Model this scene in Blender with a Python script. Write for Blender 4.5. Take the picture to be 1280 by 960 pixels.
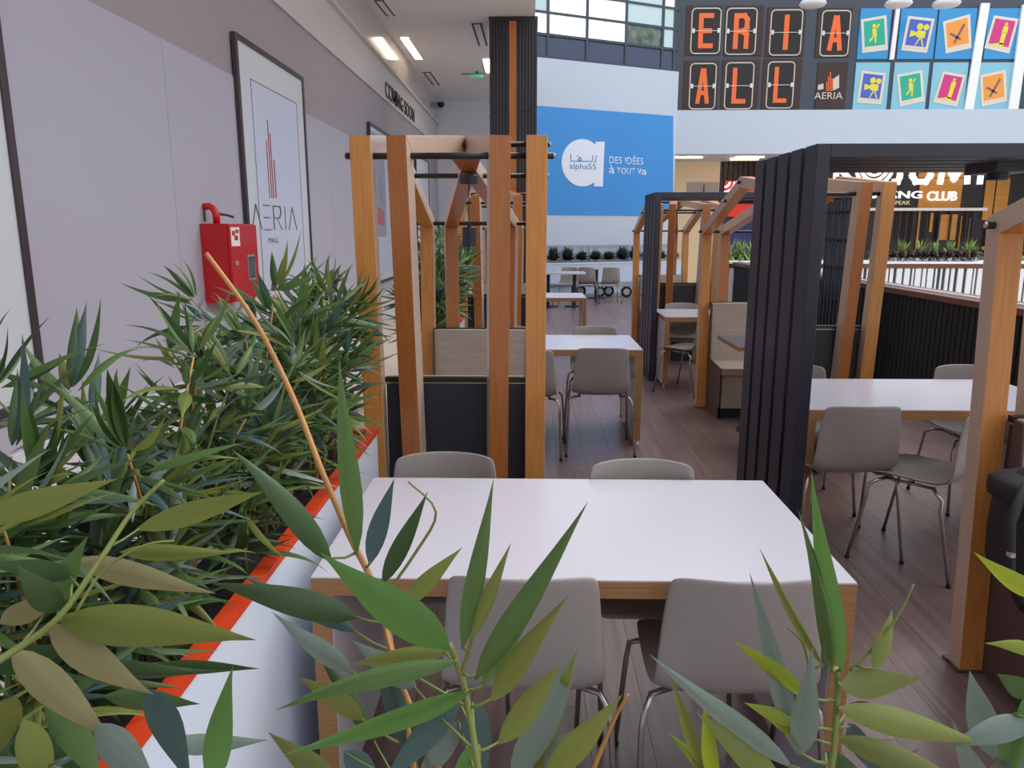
import bpy, bmesh, math, random
from mathutils import Vector, Matrix, Euler
for o in list(bpy.data.objects): bpy.data.objects.remove(o)
scn = bpy.context.scene
COL = scn.collection
rnd = random.Random(7)

# ------------------------------------------------------------------ camera
CAM_H, F_PX, PITCH, YAW = 1.63, 940.0, math.radians(11.6), math.radians(1.40)
cd = bpy.data.cameras.new('camera'); cam = bpy.data.objects.new('camera', cd); COL.objects.link(cam)
cd.sensor_width = 36.0; cd.lens = F_PX / 1280 * 36.0; cd.clip_start = 0.05; cd.clip_end = 200
cam.location = (0, 0, CAM_H); cam.rotation_euler = (math.pi/2 - PITCH, 0, YAW)
scn.camera = cam
# ------------------------------------------------------------------ light and exposure
w = bpy.data.worlds.new('world'); scn.world = w; w.use_nodes = True
bg = w.node_tree.nodes['Background']; bg.inputs[0].default_value = (0.86, 0.92, 1.0, 1); bg.inputs[1].default_value = 1.45
sd = bpy.data.lights.new('skylight_sun', 'SUN'); sd.energy = 1.3; sd.angle = math.radians(40); sd.color = (1, .97, .93)
so = bpy.data.objects.new('skylight_sun', sd); COL.objects.link(so); so.rotation_euler = (math.radians(-28), math.radians(30), 0)
scn.view_settings.view_transform = 'Standard'; scn.view_settings.look = 'None'
scn.view_settings.gamma = 1; scn.view_settings.use_curve_mapping = False
scn.view_settings.exposure = 0.22

# pixel of the 1280x960 photograph -> point on the plane Y = const, or on Z = const, or X = const
def ray(px, py):
    a = (px-640)/F_PX; t = (py-480)/F_PX
    f = math.cos(PITCH)-t*math.sin(PITCH); d = t*math.cos(PITCH)+math.sin(PITCH)
    return Vector((a*math.cos(YAW)-f*math.sin(YAW), a*math.sin(YAW)+f*math.cos(YAW), -d))
def atY(px, py, Y):
    r = ray(px, py); s = Y/r.y; return Vector((r.x*s, Y, CAM_H+r.z*s))
def rect(x0, y0, x1, y1, Y):
    a = atY((x0+x1)/2, y0, Y); b = atY((x0+x1)/2, y1, Y); l = atY(x0, (y0+y1)/2, Y); r = atY(x1, (y0+y1)/2, Y)
    return l.x, r.x, b.z, a.z

# ------------------------------------------------------------------ materials
def lin(c):
    if isinstance(c, str): c = tuple(int(c[i:i+2], 16)/255 for i in (0, 2, 4))
    return tuple(x/12.92 if x <= .04045 else ((x+.055)/1.055)**2.4 for x in c)
MAT = {}
def mat(name, col, rough=.5, metal=0, spec=.5, var=0, scale=(4, 4, 4), bump=0, objvar=0, coat=0, emit=0, emcol=None, trans=0):
    m = bpy.data.materials.new(name); m.use_nodes = True; MAT[name] = m
    nt = m.node_tree; p = nt.nodes['Principled BSDF']; L = nt.links
    c = lin(col)
    p.inputs['Base Color'].default_value = (*c, 1); p.inputs['Roughness'].default_value = rough
    p.inputs['Metallic'].default_value = metal; p.inputs['Specular IOR Level'].default_value = spec
    p.inputs['Coat Weight'].default_value = coat; p.inputs['Coat Roughness'].default_value = .15
    if trans: p.inputs['Transmission Weight'].default_value = trans
    if emit:
        p.inputs['Emission Color'].default_value = (*lin(emcol or col), 1); p.inputs['Emission Strength'].default_value = emit
    if var or bump or objvar:
        tc = nt.nodes.new('ShaderNodeTexCoord'); mp = nt.nodes.new('ShaderNodeMapping'); n = nt.nodes.new('ShaderNodeTexNoise')
        mp.inputs['Scale'].default_value = scale; n.inputs['Scale'].default_value = 1; n.inputs['Detail'].default_value = 5
        L.new(tc.outputs['Object'], mp.inputs['Vector']); L.new(mp.outputs[0], n.inputs['Vector'])
        fac = n.outputs['Fac']
        hsv = nt.nodes.new('ShaderNodeHueSaturation'); hsv.inputs['Color'].default_value = (*c, 1)
        mr = nt.nodes.new('ShaderNodeMapRange'); mr.inputs[1].default_value = .25; mr.inputs[2].default_value = .75
        mr.inputs[3].default_value = 1-var; mr.inputs[4].default_value = 1+var
        L.new(fac, mr.inputs[0]); out = mr.outputs[0]
        if objvar:
            oi = nt.nodes.new('ShaderNodeObjectInfo')
            ad = nt.nodes.new('ShaderNodeVectorMath'); ad.operation = 'ADD'
            L.new(mp.outputs[0], ad.inputs[0]); sc = nt.nodes.new('ShaderNodeMath'); sc.operation = 'MULTIPLY'; sc.inputs[1].default_value = 37
            L.new(oi.outputs['Random'], sc.inputs[0]); L.new(sc.outputs[0], ad.inputs[1]); L.new(ad.outputs[0], n.inputs['Vector'])
            m2 = nt.nodes.new('ShaderNodeMapRange'); m2.inputs[3].default_value = 1-objvar; m2.inputs[4].default_value = 1+objvar
            L.new(oi.outputs['Random'], m2.inputs[0]); mu = nt.nodes.new('ShaderNodeMath'); mu.operation = 'MULTIPLY'
            L.new(out, mu.inputs[0]); L.new(m2.outputs[0], mu.inputs[1]); out = mu.outputs[0]
        L.new(out, hsv.inputs['Value']); L.new(hsv.outputs[0], p.inputs['Base Color'])
        if bump:
            b = nt.nodes.new('ShaderNodeBump'); b.inputs['Strength'].default_value = bump; b.inputs['Distance'].default_value = .01
            L.new(fac, b.inputs['Height']); L.new(b.outputs[0], p.inputs['Normal'])
    return m
def leafmat(name, col, tr=.25):
    m = mat(name, col, rough=.42, spec=.4, var=.22, scale=(60, 2.5, 8), objvar=.22)
    nt = m.node_tree; p = nt.nodes['Principled BSDF']; out = nt.nodes['Material Output']
    t = nt.nodes.new('ShaderNodeBsdfTranslucent'); t.inputs[0].default_value = (*[min(1, v*1.6) for v in lin(col)], 1)
    mx = nt.nodes.new('ShaderNodeMixShader'); mx.inputs[0].default_value = tr
    nt.links.new(p.outputs[0], mx.inputs[1]); nt.links.new(t.outputs[0], mx.inputs[2]); nt.links.new(mx.outputs[0], out.inputs[0])
    return m
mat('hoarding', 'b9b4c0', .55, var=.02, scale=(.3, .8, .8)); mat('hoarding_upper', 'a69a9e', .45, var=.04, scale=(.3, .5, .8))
mat('bulkhead', 'cfc9c8', .5); mat('bulkhead_gloss', 'c9c2c2', .12, coat=.3)
mat('ceiling_paint', 'eeeaea', .8); mat('white_wall', 'eceef2', .7); mat('fascia', 'c3cddc', .6, var=.02, scale=(.3, .3, .3))
mat('skirting', 'dcd9e0', .4)
mat('beige_tile', 'e0cfba', .35, var=.03, scale=(1.5, 1.5, 1))
mat('grout', '8f807c', .8)
mat('plank', '78635f', .30, spec=.5, var=.30, scale=(30, 1.3, 4), bump=.15, objvar=.13)
mat('far_floor', '8a7a7c', .4, var=.1, scale=(12, 1, 4))
mat('wood_light', 'd08c45', .38, var=.16, scale=(90, 90, 1.2), objvar=.06, coat=.15)
mat('wood_dark', 'b06a32', .38, var=.16, scale=(90, 90, 1.2), objvar=.06, coat=.15)
mat('veneer', 'cbb09c', .33, var=.07, scale=(30, 30, 1.5), coat=.2)
mat('plywood', 'a3764a', .5, var=.25, scale=(3, 3, 160))
mat('table_white', 'd0ccd6', .22, spec=.5); mat('table_dark', '55555c', .35)
mat('bench_wood', 'b5a698', .42, var=.12, scale=(3, 3, 45)); mat('bench_side', '5a4844', .5, var=.06)
mat('black_panel', '2b2b33', .5); mat('black_metal', '292c3a', .42, spec=.5); mat('black_rod', '1d1715', .35)
mat('brass', 'c8b48a', .3, metal=.8)
mat('chair_shell', '9d948f', .45, var=.02); mat('chrome_leg', 'b5afab', .25, metal=.85); mat('rubber', '151518', .6)
mat('red_cabinet', 'c3060f', .3, coat=.3); mat('red_pipe', 'd21c16', .35); mat('glass_dark', '4a5058', .1); mat('silver', 'c4c4c8', .3, metal=.7)
mat('sticker', 'f0ece8', .5); mat('sticker_red', 'b83028', .5)
mat('frame_black', '43383d', .35); mat('poster_white', 'd8d9de', .35); mat('poster_inner', 'dadef0', .25, coat=.3)
mat('copper', 'b05a44', .45); mat('ink', '2e2e36', .5); mat('ink_thin', '50505c', .5); mat('poster_grey', 'a5a3b2', .4, var=.35, scale=(2, 3, 1.2)); mat('poster_pink', 'c76a76', .5)
mat('orange_rim', 'd8421a', .45); mat('planter_white', 'dfe6f2', .3); mat('soil', '2f2622', .9, var=.5, scale=(60, 60, 60), bump=.8)
mat('cane', 'c08a4e', .55, var=.2, scale=(30, 30, 8)); mat('green_stem', '7f8a48', .5); 
LEAF = [leafmat('leaf_dark', '405832'), leafmat('leaf_mid', '587540'), leafmat('leaf_blue', '4a6460'), leafmat('leaf_yellow', '8a9a2e', .35), leafmat('leaf_bright', '5c8542', .28), leafmat('leaf_olive', '77803e'), leafmat('leaf_grey', '76877c'), leafmat('leaf_brown', '8d8660')]
LD, LM, LB, LY, LG, LO, LS, LW = LEAF
mat('banner_blue', '3a8fd8', .5, var=.03, scale=(.8, .8, .3)); mat('logo_white', 'e6eaf6', .5); mat('logo_blue', '4a86b8', .5)
mat('mullion', '3c434f', .45); mat('spandrel', '3a4560', .3); 
mat('pane_bright', 'dfe8ec', .1, emit=.75, emcol='f4f8fa'); mat('pane_dull', 'a8bcc0', .1, emit=.3, emcol='b6cccf'); mat('pane_plants', '5c7060', .1, var=.8, scale=(5, 5, 5))
mat('flap_brown', '38221c', .55, var=.1, scale=(1, 1, 1)); mat('flap_black', '1c1413', .55); mat('flap_line', 'cfc6b8', .5); mat('orange_letter', 'ee6a2c', .45)
mat('sky_blue', '2b90cc', .2); mat('sky_pale', '84c0d4', .2); mat('stamp_paper', 'ded6c6', .5); mat('stamp_green', '1fae90', .5); mat('stamp_blue', '4a5fc0', .5)
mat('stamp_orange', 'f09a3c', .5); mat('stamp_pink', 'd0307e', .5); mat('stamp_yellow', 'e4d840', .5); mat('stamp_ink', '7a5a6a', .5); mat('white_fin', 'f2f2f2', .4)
mat('ribbed_dark', '312d33', .45); mat('column_wood', 'b96a28', .4, var=.2, scale=(30, 30, 2))
mat('shop_dark', '241c1e', .4); mat('shop_slat', '2e2224', .5); mat('shop_wood', 'd08e3a', .4, var=.12, scale=(2, 2, 9)); mat('shop_cream', 'f0d3ae', .6)
mat('lamp_warm', 'fff0d8', .5, emit=9, emcol='ffe6c0'); mat('sign_white', 'ffffff', .4, emit=.85, emcol='f2f4ff'); mat('sign_gold', 'd8c8a0', .4, emit=.25)
mat('sign_red', 'd8281c', .4, emit=.25); mat('purple', '2c2c70', .4); mat('shutter_grey', 'a89c98', .5)
mat('cap_brown', '6e4433', .4); mat('ribbed_black', '0f1112', .5); mat('rib_line', '101213', .5)
mat('slat_white', 'e6eaf0', .4); mat('slat_dark', '39414d', .5); mat('hedge', '3f4f3c', .6, var=.4, scale=(30, 30, 30)); mat('fern', '84a04c', .5, var=.3, scale=(20, 20, 20)); mat('rosette', '4d3a42', .55, var=.5, scale=(40, 40, 40))
mat('pot_white', 'e8e8ec', .4); mat('rail_metal', 'a9adb8', .3, metal=.6); mat('tyre', '1c1c20', .7); mat('parapet', 'c4d0e6', .5)
mat('bag', '1b181c', .6, var=.25, scale=(14, 14, 14), bump=.3); mat('exit_green', '5cbf9c', .4, emit=.25); mat('vent_dark', '4a4548', .6)

# ------------------------------------------------------------------ mesh helpers
class MB:
    def __init__(s): s.v = []; s.f = []; s.m = []
    def add(s, vs, fs, mi=0):
        b = len(s.v); s.v += [tuple(v) for v in vs]
        for f in fs: s.f.append([b+i for i in f]); s.m.append(mi)
        return s
    def box(s, x0, x1, y0, y1, z0, z1, mi=0, M=None):
        vs = [Vector((x, y, z)) for x in (x0, x1) for y in (y0, y1) for z in (z0, z1)]
        if M: vs = [M @ v for v in vs]
        return s.add(vs, [(0,1,3,2),(4,6,7,5),(0,4,5,1),(2,3,7,6),(0,2,6,4),(1,5,7,3)], mi)
    def prism(s, pts, d0, d1, M=None, mi=0, side=None):     # polygon in (u,v), extruded along n from d0 to d1
        n = len(pts); vs = [Vector((p[0], p[1], d)) for d in (d0, d1) for p in pts]
        if M: vs = [M @ v for v in vs]
        s.add(vs, [tuple(range(n))[::-1], tuple(range(n, 2*n))], mi)
        b = len(s.v)-2*n
        for i in range(n):
            s.f.append([b+i, b+(i+1) % n, b+n+(i+1) % n, b+n+i]); s.m.append(mi if side is None else side)
        return s
    def tube(s, pts, r, n=8, mi=0, caps=True):
        pts = [Vector(p) for p in pts]; rs = r if isinstance(r, (list, tuple)) else [r]*len(pts)
        b = len(s.v); ref = None
        for i, p in enumerate(pts):
            t = (pts[min(i+1, len(pts)-1)]-pts[max(i-1, 0)]).normalized()
            if ref is None: ref = Vector((0, 0, 1)) if abs(t.z) < .9 else Vector((1, 0, 0))
            a = t.cross(ref).normalized(); c = a.cross(t).normalized(); ref = c
            for k in range(n):
                q = 2*math.pi*k/n; s.v.append(tuple(p+a*math.cos(q)*rs[i]+c*math.sin(q)*rs[i]))
        for i in range(len(pts)-1):
            for k in range(n):
                s.f.append([b+i*n+k, b+i*n+(k+1) % n, b+(i+1)*n+(k+1) % n, b+(i+1)*n+k]); s.m.append(mi)
        if caps:
            s.f.append([b+k for k in range(n)][::-1]); s.f.append([b+(len(pts)-1)*n+k for k in range(n)]); s.m += [mi, mi]
        return s
    def lathe(s, prof, n=20, c=(0, 0, 0), mi=0):
        b = len(s.v)
        for r, z in prof:
            for k in range(n):
                q = 2*math.pi*k/n; s.v.append((c[0]+r*math.cos(q), c[1]+r*math.sin(q), c[2]+z))
        for i in range(len(prof)-1):
            for k in range(n):
                s.f.append([b+i*n+k, b+i*n+(k+1) % n, b+(i+1)*n+(k+1) % n, b+(i+1)*n+k]); s.m.append(mi)
        s.f.append([b+k for k in range(n)][::-1]); s.f.append([b+(len(prof)-1)*n+k for k in range(n)]); s.m += [mi, mi]
        return s
    def mesh(s, name, mats, smooth=False):
        me = bpy.data.meshes.new(name); me.from_pydata(s.v, [], s.f)
        for m in (mats if isinstance(mats, (list, tuple)) else [mats]): me.materials.append(MAT[m] if isinstance(m, str) else m)
        me.polygons.foreach_set('material_index', s.m)
        if smooth: me.polygons.foreach_set('use_smooth', [True]*len(s.f))
        bm = bmesh.new(); bm.from_mesh(me); bmesh.ops.recalc_face_normals(bm, faces=bm.faces); bm.to_mesh(me); bm.free()
        me.update(); return me
    def build(s, name, mats, parent=None, smooth=False, bevel=0):
        return obj(name, s.mesh(name, mats, smooth), parent, bevel)
def obj(name, me, parent=None, bevel=0):
    o = bpy.data.objects.new(name, me); COL.objects.link(o)
    if parent: o.parent = parent
    if bevel:
        b = o.modifiers.new('bevel', 'BEVEL'); b.width = bevel; b.segments = 2; b.limit_method = 'ANGLE'
    return o
def tag(o, label, cat, group=None):
    o['label'] = label; o['category'] = cat
    if group: o['group'] = group
    return o
def thing(name, label, cat, loc=(0, 0, 0), rz=0, group=None):
    o = bpy.data.objects.new(name, None); COL.objects.link(o); o.location = loc; o.rotation_euler = (0, 0, rz); o.empty_display_size = .1
    return tag(o, label, cat, group)
def struct(o, kind='structure'): o['kind'] = kind; return o
def copy_tree(o, parent=None):
    c = o.copy(); COL.objects.link(c); c.parent = parent
    for ch in o.children: copy_tree(ch, c)
    return c
def place(proto, used, loc, rz, label, group=None):
    o = proto if not used else copy_tree(proto)
    used.append(1); o.location = loc; o.rotation_euler = (0, 0, rz); o['label'] = label
    if group: o['group'] = group
    return o
def plane_M(o, u, n):
    u = Vector(u).normalized(); n = Vector(n).normalized(); v = n.cross(u)
    return Matrix(((u.x, v.x, n.x, o[0]), (u.y, v.y, n.y, o[1]), (u.z, v.z, n.z, o[2]), (0, 0, 0, 1)))
def text_mb(body, x0, x1, y0, y1, bold=0, spacing=1.0):
    cu = bpy.data.curves.new('t', 'FONT'); cu.body = body; cu.size = 1; cu.offset = bold; cu.resolution_u = 4; cu.space_character = spacing
    cu.fill_mode = 'BOTH' if hasattr(cu, 'fill_mode') else 'FRONT'
    t = bpy.data.objects.new('t', cu); COL.objects.link(t); bpy.context.view_layer.update()
    me = bpy.data.meshes.new_from_object(t.evaluated_get(bpy.context.evaluated_depsgraph_get()))
    bpy.data.objects.remove(t); bpy.data.curves.remove(cu)
    xs = [v.co.x for v in me.vertices]; ys = [v.co.y for v in me.vertices]
    sx = (x1-x0)/(max(xs)-min(xs)); sy = (y1-y0)/(max(ys)-min(ys))
    for v in me.vertices: v.co = Vector((x0+(v.co.x-min(xs))*sx, y0+(v.co.y-min(ys))*sy, 0))
    return me
def text(name, body, x0, x1, y0, y1, M, m, parent, depth=.01, lift=.0, bold=0, spacing=1.0):
    me = text_mb(body, x0, x1, y0, y1, bold, spacing); bm = bmesh.new(); bm.from_mesh(me)
    r = bmesh.ops.extrude_face_region(bm, geom=bm.faces[:])
    for e in r['geom']:
        if isinstance(e, bmesh.types.BMVert): e.co.z += depth
    for v in bm.verts: v.co = M @ (v.co+Vector((0, 0, lift)))
    bmesh.ops.recalc_face_normals(bm, faces=bm.faces); bm.to_mesh(me); bm.free()
    me.materials.clear(); me.materials.append(MAT[m]); me.name = name
    return obj(name, me, parent)
def arc(cx, cy, r0, r1, a0, a1, n=20):
    A = [math.radians(a0+(a1-a0)*i/n) for i in range(n+1)]
    return [(cx+r1*math.cos(a), cy+r1*math.sin(a)) for a in A]+[(cx+r0*math.cos(a), cy+r0*math.sin(a)) for a in A[::-1]]
def strip(mb, pts, w, d0, d1, M, mi=0):                      # flat strokes of width w along a polyline
    for a, b in zip(pts, pts[1:]):
        a = Vector(a); b = Vector(b); t = (b-a).normalized()*w/2; q = Vector((-t.y, t.x)); a = a-t*.98; b = b+t*.98; e = .0007*((len(mb.f)//6) % 9)
        mb.prism([a-q, b-q, b+q, a+q], d0-e, d1+e, M, mi)
    return mb

# ================================================================== THE SETTING
WX = -2.8; WY = 23.3; CZ = 5.36
fl = struct(MB().box(WX-.2, 19, -6, 28, -.12, -.012).build('floor', 'grout'))
# planks along the aisle, the nearest ones as pieces of their own
PW, PL, X0 = .2, 1.9, -1.0
pm = MB().box(.0007, PW-.0007, .0007, PL-.0007, -.012, 0).mesh('plank', 'plank')
for i in range(24):
    off = (i*0.73) % PL
    for k in range(7):
        y = .4+off-PL+.2+k*PL
        o = obj('plank', pm, fl); o.location = (X0+i*PW, y, 0)
fm = MB()
for i in range(24):
    y = .4+(i*.73) % PL-PL+.2+7*PL
    while y < 27.5: fm.box(X0+i*PW+.001, X0+(i+1)*PW-.001, y+.001, min(y+PL, 27.8)-.001, -.012, 0); y += PL
cm = MB()
for i in range(16):
    for k in range(34): cm.box(X0+24*PW+i*.95+.002, X0+24*PW+(i+1)*.95-.002, -5.9+k*.98+.002, -5.9+(k+1)*.98-.002, -.012, .001)
o = cm.build('concourse_tiles', 'beige_tile', fl); o['kind'] = 'stuff'  # unseen floor beyond the divider, made pale to bounce light onto the ceiling
o = fm.build('far_planks', 'plank', fl); o['kind'] = 'stuff'
tm = MB().box(.002, .898, .002, .898, -.012, .001).mesh('tile', 'beige_tile')
for i in range(2):
    for k in range(24):
        o = obj('tile', tm, fl); o.location = (X0-.9*(i+1), -.2+k*.9, 0)
# left wall: hoarding, band with shade put into its darker colour, bulkhead with lettering
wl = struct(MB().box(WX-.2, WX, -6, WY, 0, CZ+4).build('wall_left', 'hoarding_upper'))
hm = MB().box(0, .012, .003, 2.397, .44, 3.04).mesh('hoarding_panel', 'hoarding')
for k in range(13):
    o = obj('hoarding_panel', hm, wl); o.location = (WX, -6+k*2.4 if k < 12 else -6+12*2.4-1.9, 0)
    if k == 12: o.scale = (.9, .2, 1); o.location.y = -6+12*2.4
struct(MB().box(WX, WX+.03, -6, WY, 0, .44).build('baseboard_left', 'skirting', bevel=.004))
bh = struct(MB().box(WX, WX+.03, -6, WY, 4.04, 4.66).box(WX, WX+.10, -6, WY, 4.66, 4.70).build('trim_1', 'bulkhead'))
MB().box(WX, WX+.02, -6, WY, 4.70, CZ).build('glossy_band', 'bulkhead_gloss', bh)
struct(MB().box(WX-.2, 1.2, WY, WY+.2, 0, CZ).build('wall_far', 'white_wall'))
struct(MB().box(WX-.2, .06, -6, WY, CZ, CZ+.3).box(-.02, .06, -6, WY, CZ+.3, CZ+4).build('ceiling', 'ceiling_paint'))  # second box: unseen upper storey wall, included to block light
struct(MB().box(WX, 19, -6.2, -6, 0, 5.3).build('wall_back', 'white_wall'))  # unseen wall behind the camera, added to limit light on front faces
struct(MB().box(19, 19.2, -6, 28, 0, 6).build('wall_right', 'white_wall'))  # unseen side wall, added to keep out low light from the right
ml = plane_M((WX+.031, 0, 0), (0, 1, 0), (1, 0, 0))
cs = text('lettering', 'COMING SOON', 15.0, 18.6, 4.10, 4.40, ml, 'ink', None, .015, bold=.004, spacing=1.0)
tag(cs, 'dark lettering reading COMING SOON high on the left wall', 'sign')

# banner wall: turned a little, lower plaster part with dark spandrels and glazing above
BA = Vector((-.18, 19.6, 0)); BB = Vector((3.96, 21.6, 0)); bu = (BB-BA).normalized(); BLn = (BB-BA).length
bn = Vector((bu.y, -bu.x, 0)); BM = plane_M(BA, bu, bn)
wb = struct(MB().box(.0, BLn, 0, 5.79, -.3, 0, 0, BM).build('wall_banner', 'fascia'))
def on_b(px, py):                                            # pixel -> (u, v) on the banner wall
    r = ray(px, py); s = (BA-Vector((0, 0, CAM_H))).dot(bn)/r.dot(bn); p = Vector((0, 0, CAM_H))+r*s
    return (p-BA).dot(bu), p.z
wg = struct(MB().box(0, BLn, 5.79, 11, -.3, -.12, 0, BM).build('window_1', 'mullion'))
ucols = [on_b(x, 40)[0] for x in (668, 687, 736, 785, 831, 846)]
zr = [1.63+(z-1.63)*1.2 for z in (5.16, 5.60, 6.02, 6.44, 6.86, 7.3)]
for a, b in zip(ucols, ucols[1:]):
    MB().box(a+.03, b-.03, 5.84, 6.30, -.125, -.10, 0, BM).build('spandrel_panel', 'spandrel', wg)
for j, (z0, z1) in enumerate(zip(zr[1:], zr[2:])):
    for i, (a, b) in enumerate(zip(ucols, ucols[1:])):
        m = 'pane_plants' if (i, j) == (3, 0) else ('pane_bright' if i in (1, 2) or (i+j) % 3 == 0 else 'pane_dull')
        MB().box(a+.03, b-.03, z0, z1-.06, -.125, -.105, 0, BM).build('pane', m, wg)
        if i in (1, 2) and j < 2: MB().box((a+b)/2-.008-.05, (a+b)/2+.008-.05, z0, z1-.06, -.11, -.098, 0, BM).build('glazing_bar', 'silver', wg)
for a in ucols: MB().box(a-.035, a+.035, 5.79, 11, -.12, -.07, 0, BM).build('mullion', 'mullion', wg)
for z in zr: MB().box(0, BLn, z-.065, z-.005, -.12, -.075, 0, BM).build('transom', 'mullion', wg)
# banner
bt = thing('banner', 'large blue wall banner with white round logo and white slogan', 'banner')
c1, c2, c3, c4 = on_b(655, 131), on_b(841, 145), on_b(841, 270), on_b(655, 268)
MB().prism([c4, c3, c2, c1], .005, .02, BM).build('sheet', 'banner_blue', bt)
def bp(x, y): return on_b(690+x/8, 160+y/8)
lc = bp(300, 350); lr = (bp(520, 350)[0]-bp(100, 350)[0])/2*.98
ctr = (lc[0]+.0, lc[1]); ry = (bp(300, 112)[1]-bp(300, 585)[1])/2
disc = [(ctr[0]+lr*1.0*math.cos(a*math.pi/24), ctr[1]+ry*math.sin(a*math.pi/24)) for a in range(48)]
lg = MB().prism(disc, .021, .03, BM).prism([bp(415, 585), bp(502, 585), bp(520, 138), bp(430, 138)], .021, .031, BM).build('logo', 'logo_white', bt)
x0, y0 = bp(168, 425); x1, y1 = bp(435, 362)
text('logo_lettering', 'alpha55', x0, x1, y0, y1, BM, 'logo_blue', lg, .004, .032)
g = MB()
for pl in ([(183, 265), (183, 332), (395, 335), (402, 278)], [(437, 278), (428, 335), (415, 343)], [(272, 292), (255, 318), (272, 328), (287, 318), (272, 292)], [(248, 278), (252, 288)]):
    strip(g, [Vector(bp(*p)) for p in pl], .022, .032, .036, BM)
g.build('logo_script', 'logo_blue', lg)
for s, (xa, ya, xb, yb) in (('DES IDÉES', (568, 363, 906, 274)), ('à', (568, 463, 622, 378)), ('TOUT V', (646, 463, 893, 400)), ('a', (893, 465, 946, 414))):
    text('slogan', s, bp(xa, 350)[0], bp(xb, 350)[0], bp(750, ya)[1], bp(750, yb)[1], BM, 'logo_white', bt, .004, .021, bold=.004, spacing=1.08)

GLYPH = {'E': [[(1,0),(0,0),(0,1),(1,1)],[(0,.5),(.85,.5)]], 'R': [[(0,0),(0,1),(.75,1),(1,.88),(1,.62),(.75,.5),(0,.5)],[(.6,.5),(1,.38),(1,0)]], 'I': [[(.5,0),(.5,1)]], 'A': [[(0,0),(.42,1),(.58,1),(1,0)],[(.2,.28),(.8,.28)]], 'L': [[(0,1),(0,0),(1,0)]],
         'K': [[(0,0),(0,1)],[(1,0),(.15,.55)],[(.15,.5),(1,1)]], 'J': [[(1,1),(1,.22),(.75,0),(.25,0)]], 'U': [[(0,1),(0,.25),(.22,0),(.78,0),(1,.25),(1,1)]], 'M': [[(0,0),(.06,1),(.5,.12),(.94,1),(1,0)]], 'P': [[(0,0),(0,1),(.75,1),(1,.85),(1,.6),(.75,.45),(0,.45)]]}
def block(ch, x0, x1, y0, y1, w, d0, d1, M, m, parent, name='letter'):
    g = MB(); h = w/2
    for pl in GLYPH[ch]: strip(g, [Vector((x0+h+p[0]*(x1-x0-w), y0+h+p[1]*(y1-y0-w))) for p in pl], w, d0, d1, M)
    return g.build(name, m, parent)
# right facade: fascia, split-flap letters, stamp panels
FY = 21.6
l, r, zb, zt = rect(842, 137, 1280, 192, FY)
fc = struct(MB().box(l, 19, FY, FY+.4, zb, zt).box(l, 19, FY+.4, 27, zb+.05, zb+.25).build('trim_2', 'fascia'))
up = struct(MB().box(l-.1, 19, FY+.15, FY+.4, zt, 11).build('wall_upper', 'mullion'))
FM = plane_M((0, FY+.15, 0), (1, 0, 0), (0, -1, 0))
def fp(px, py, off=.15): p = atY(px, py, FY+off); return (p.x, p.z)
flaps = [('E', 862, 902, 10, 68, 'E'), ('R', 905, 947, 10, 69, 'R'), ('I', 960, 1004, 12, 70, 'I'), ('A', 1023, 1064, 13, 71, 'A'),
         ('A', 860, 896, 79, 137, 'A'), ('L', 904, 943, 78, 137, 'L'), ('L', 956, 994, 77, 136, 'L')]
for ch, x0, x1, y0, y1, _ in flaps:
    t = thing('flap_letter', 'orange letter %s on brown split-flap panel, %s row of the facade' % (ch, 'upper' if y0 < 40 else 'lower, %s' % ('leftmost' if x0 < 900 else 'left of the two Ls' if x0 < 950 else 'right of the two Ls') if ch == 'L' or y0 > 40 else ''), 'sign', (0, 0, 0), 0, 'split-flap letters')
    t['label'] = {('E', 862): 'orange letter E on brown split-flap panel', ('R', 905): 'orange letter R on brown split-flap panel', ('I', 960): 'orange letter I on brown split-flap panel',
                  ('A', 1023): 'orange letter A on split-flap panel beside the blue stamps', ('A', 860): 'orange letter A on split-flap panel below the letter E',
                  ('L', 904): 'orange letter L on split-flap panel below the letter R', ('L', 956): 'orange letter L on split-flap panel below the letter I'}[(ch, x0)]
    pb_ = {862: (856, 903), 905: (904, 955), 960: (956, 1008), 1023: (1018, 1066), 860: (853, 899), 904: (900, 950), 956: (951, 1003)}[x0]; a = fp(pb_[0], y1+1); b = fp(pb_[1], y0-3); MB().box(a[0], b[0], a[1], b[1], .005, .03, 0, FM).build('panel', 'flap_brown', t)
    a = fp(x0, y1); b = fp(x1, y0); W = b[0]-a[0]; H = b[1]-a[1]
    def rr(i): 
        q = .12; pts = []
        for cx, cy, s in ((b[0]-q, b[1]-q, 0), (a[0]+q, b[1]-q, 90), (a[0]+q, a[1]+q, 180), (b[0]-q, a[1]+q, 270)):
            pts += [(cx+(q-i)*math.cos(math.radians(s+k*22.5)), cy+(q-i)*math.sin(math.radians(s+k*22.5))) for k in range(5)]
        return pts
    MB().prism(rr(0), .03, .045, FM).build('flap_border', 'flap_line', t)
    pn = MB().prism(rr(.03), .03, .05, FM).build('flap', 'flap_black', t)
    cx = (a[0]+b[0])/2; lw = W*.25
    block(ch, cx-lw, cx+lw, a[1]+H*.12, b[1]-H*.12, W*.155, .051, .062, FM, 'orange_letter', t)
    MB().box(a[0]+.05, b[0]-.05, (a[1]+b[1])/2-.008, (a[1]+b[1])/2+.008, .063, .068, 0, FM).build('hinge_line', 'flap_line', t)
    for hx in (a[0]+.06, b[0]-.06): MB().box(hx-.04, hx+.04, (a[1]+b[1])/2-.06, (a[1]+b[1])/2+.06, .05, .075, 0, FM).build('hinge', 'silver', t, bevel=.01)
t = thing('logo_panel', 'brown facade panel with pale bars and small AERIA emblem', 'sign')
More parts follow.
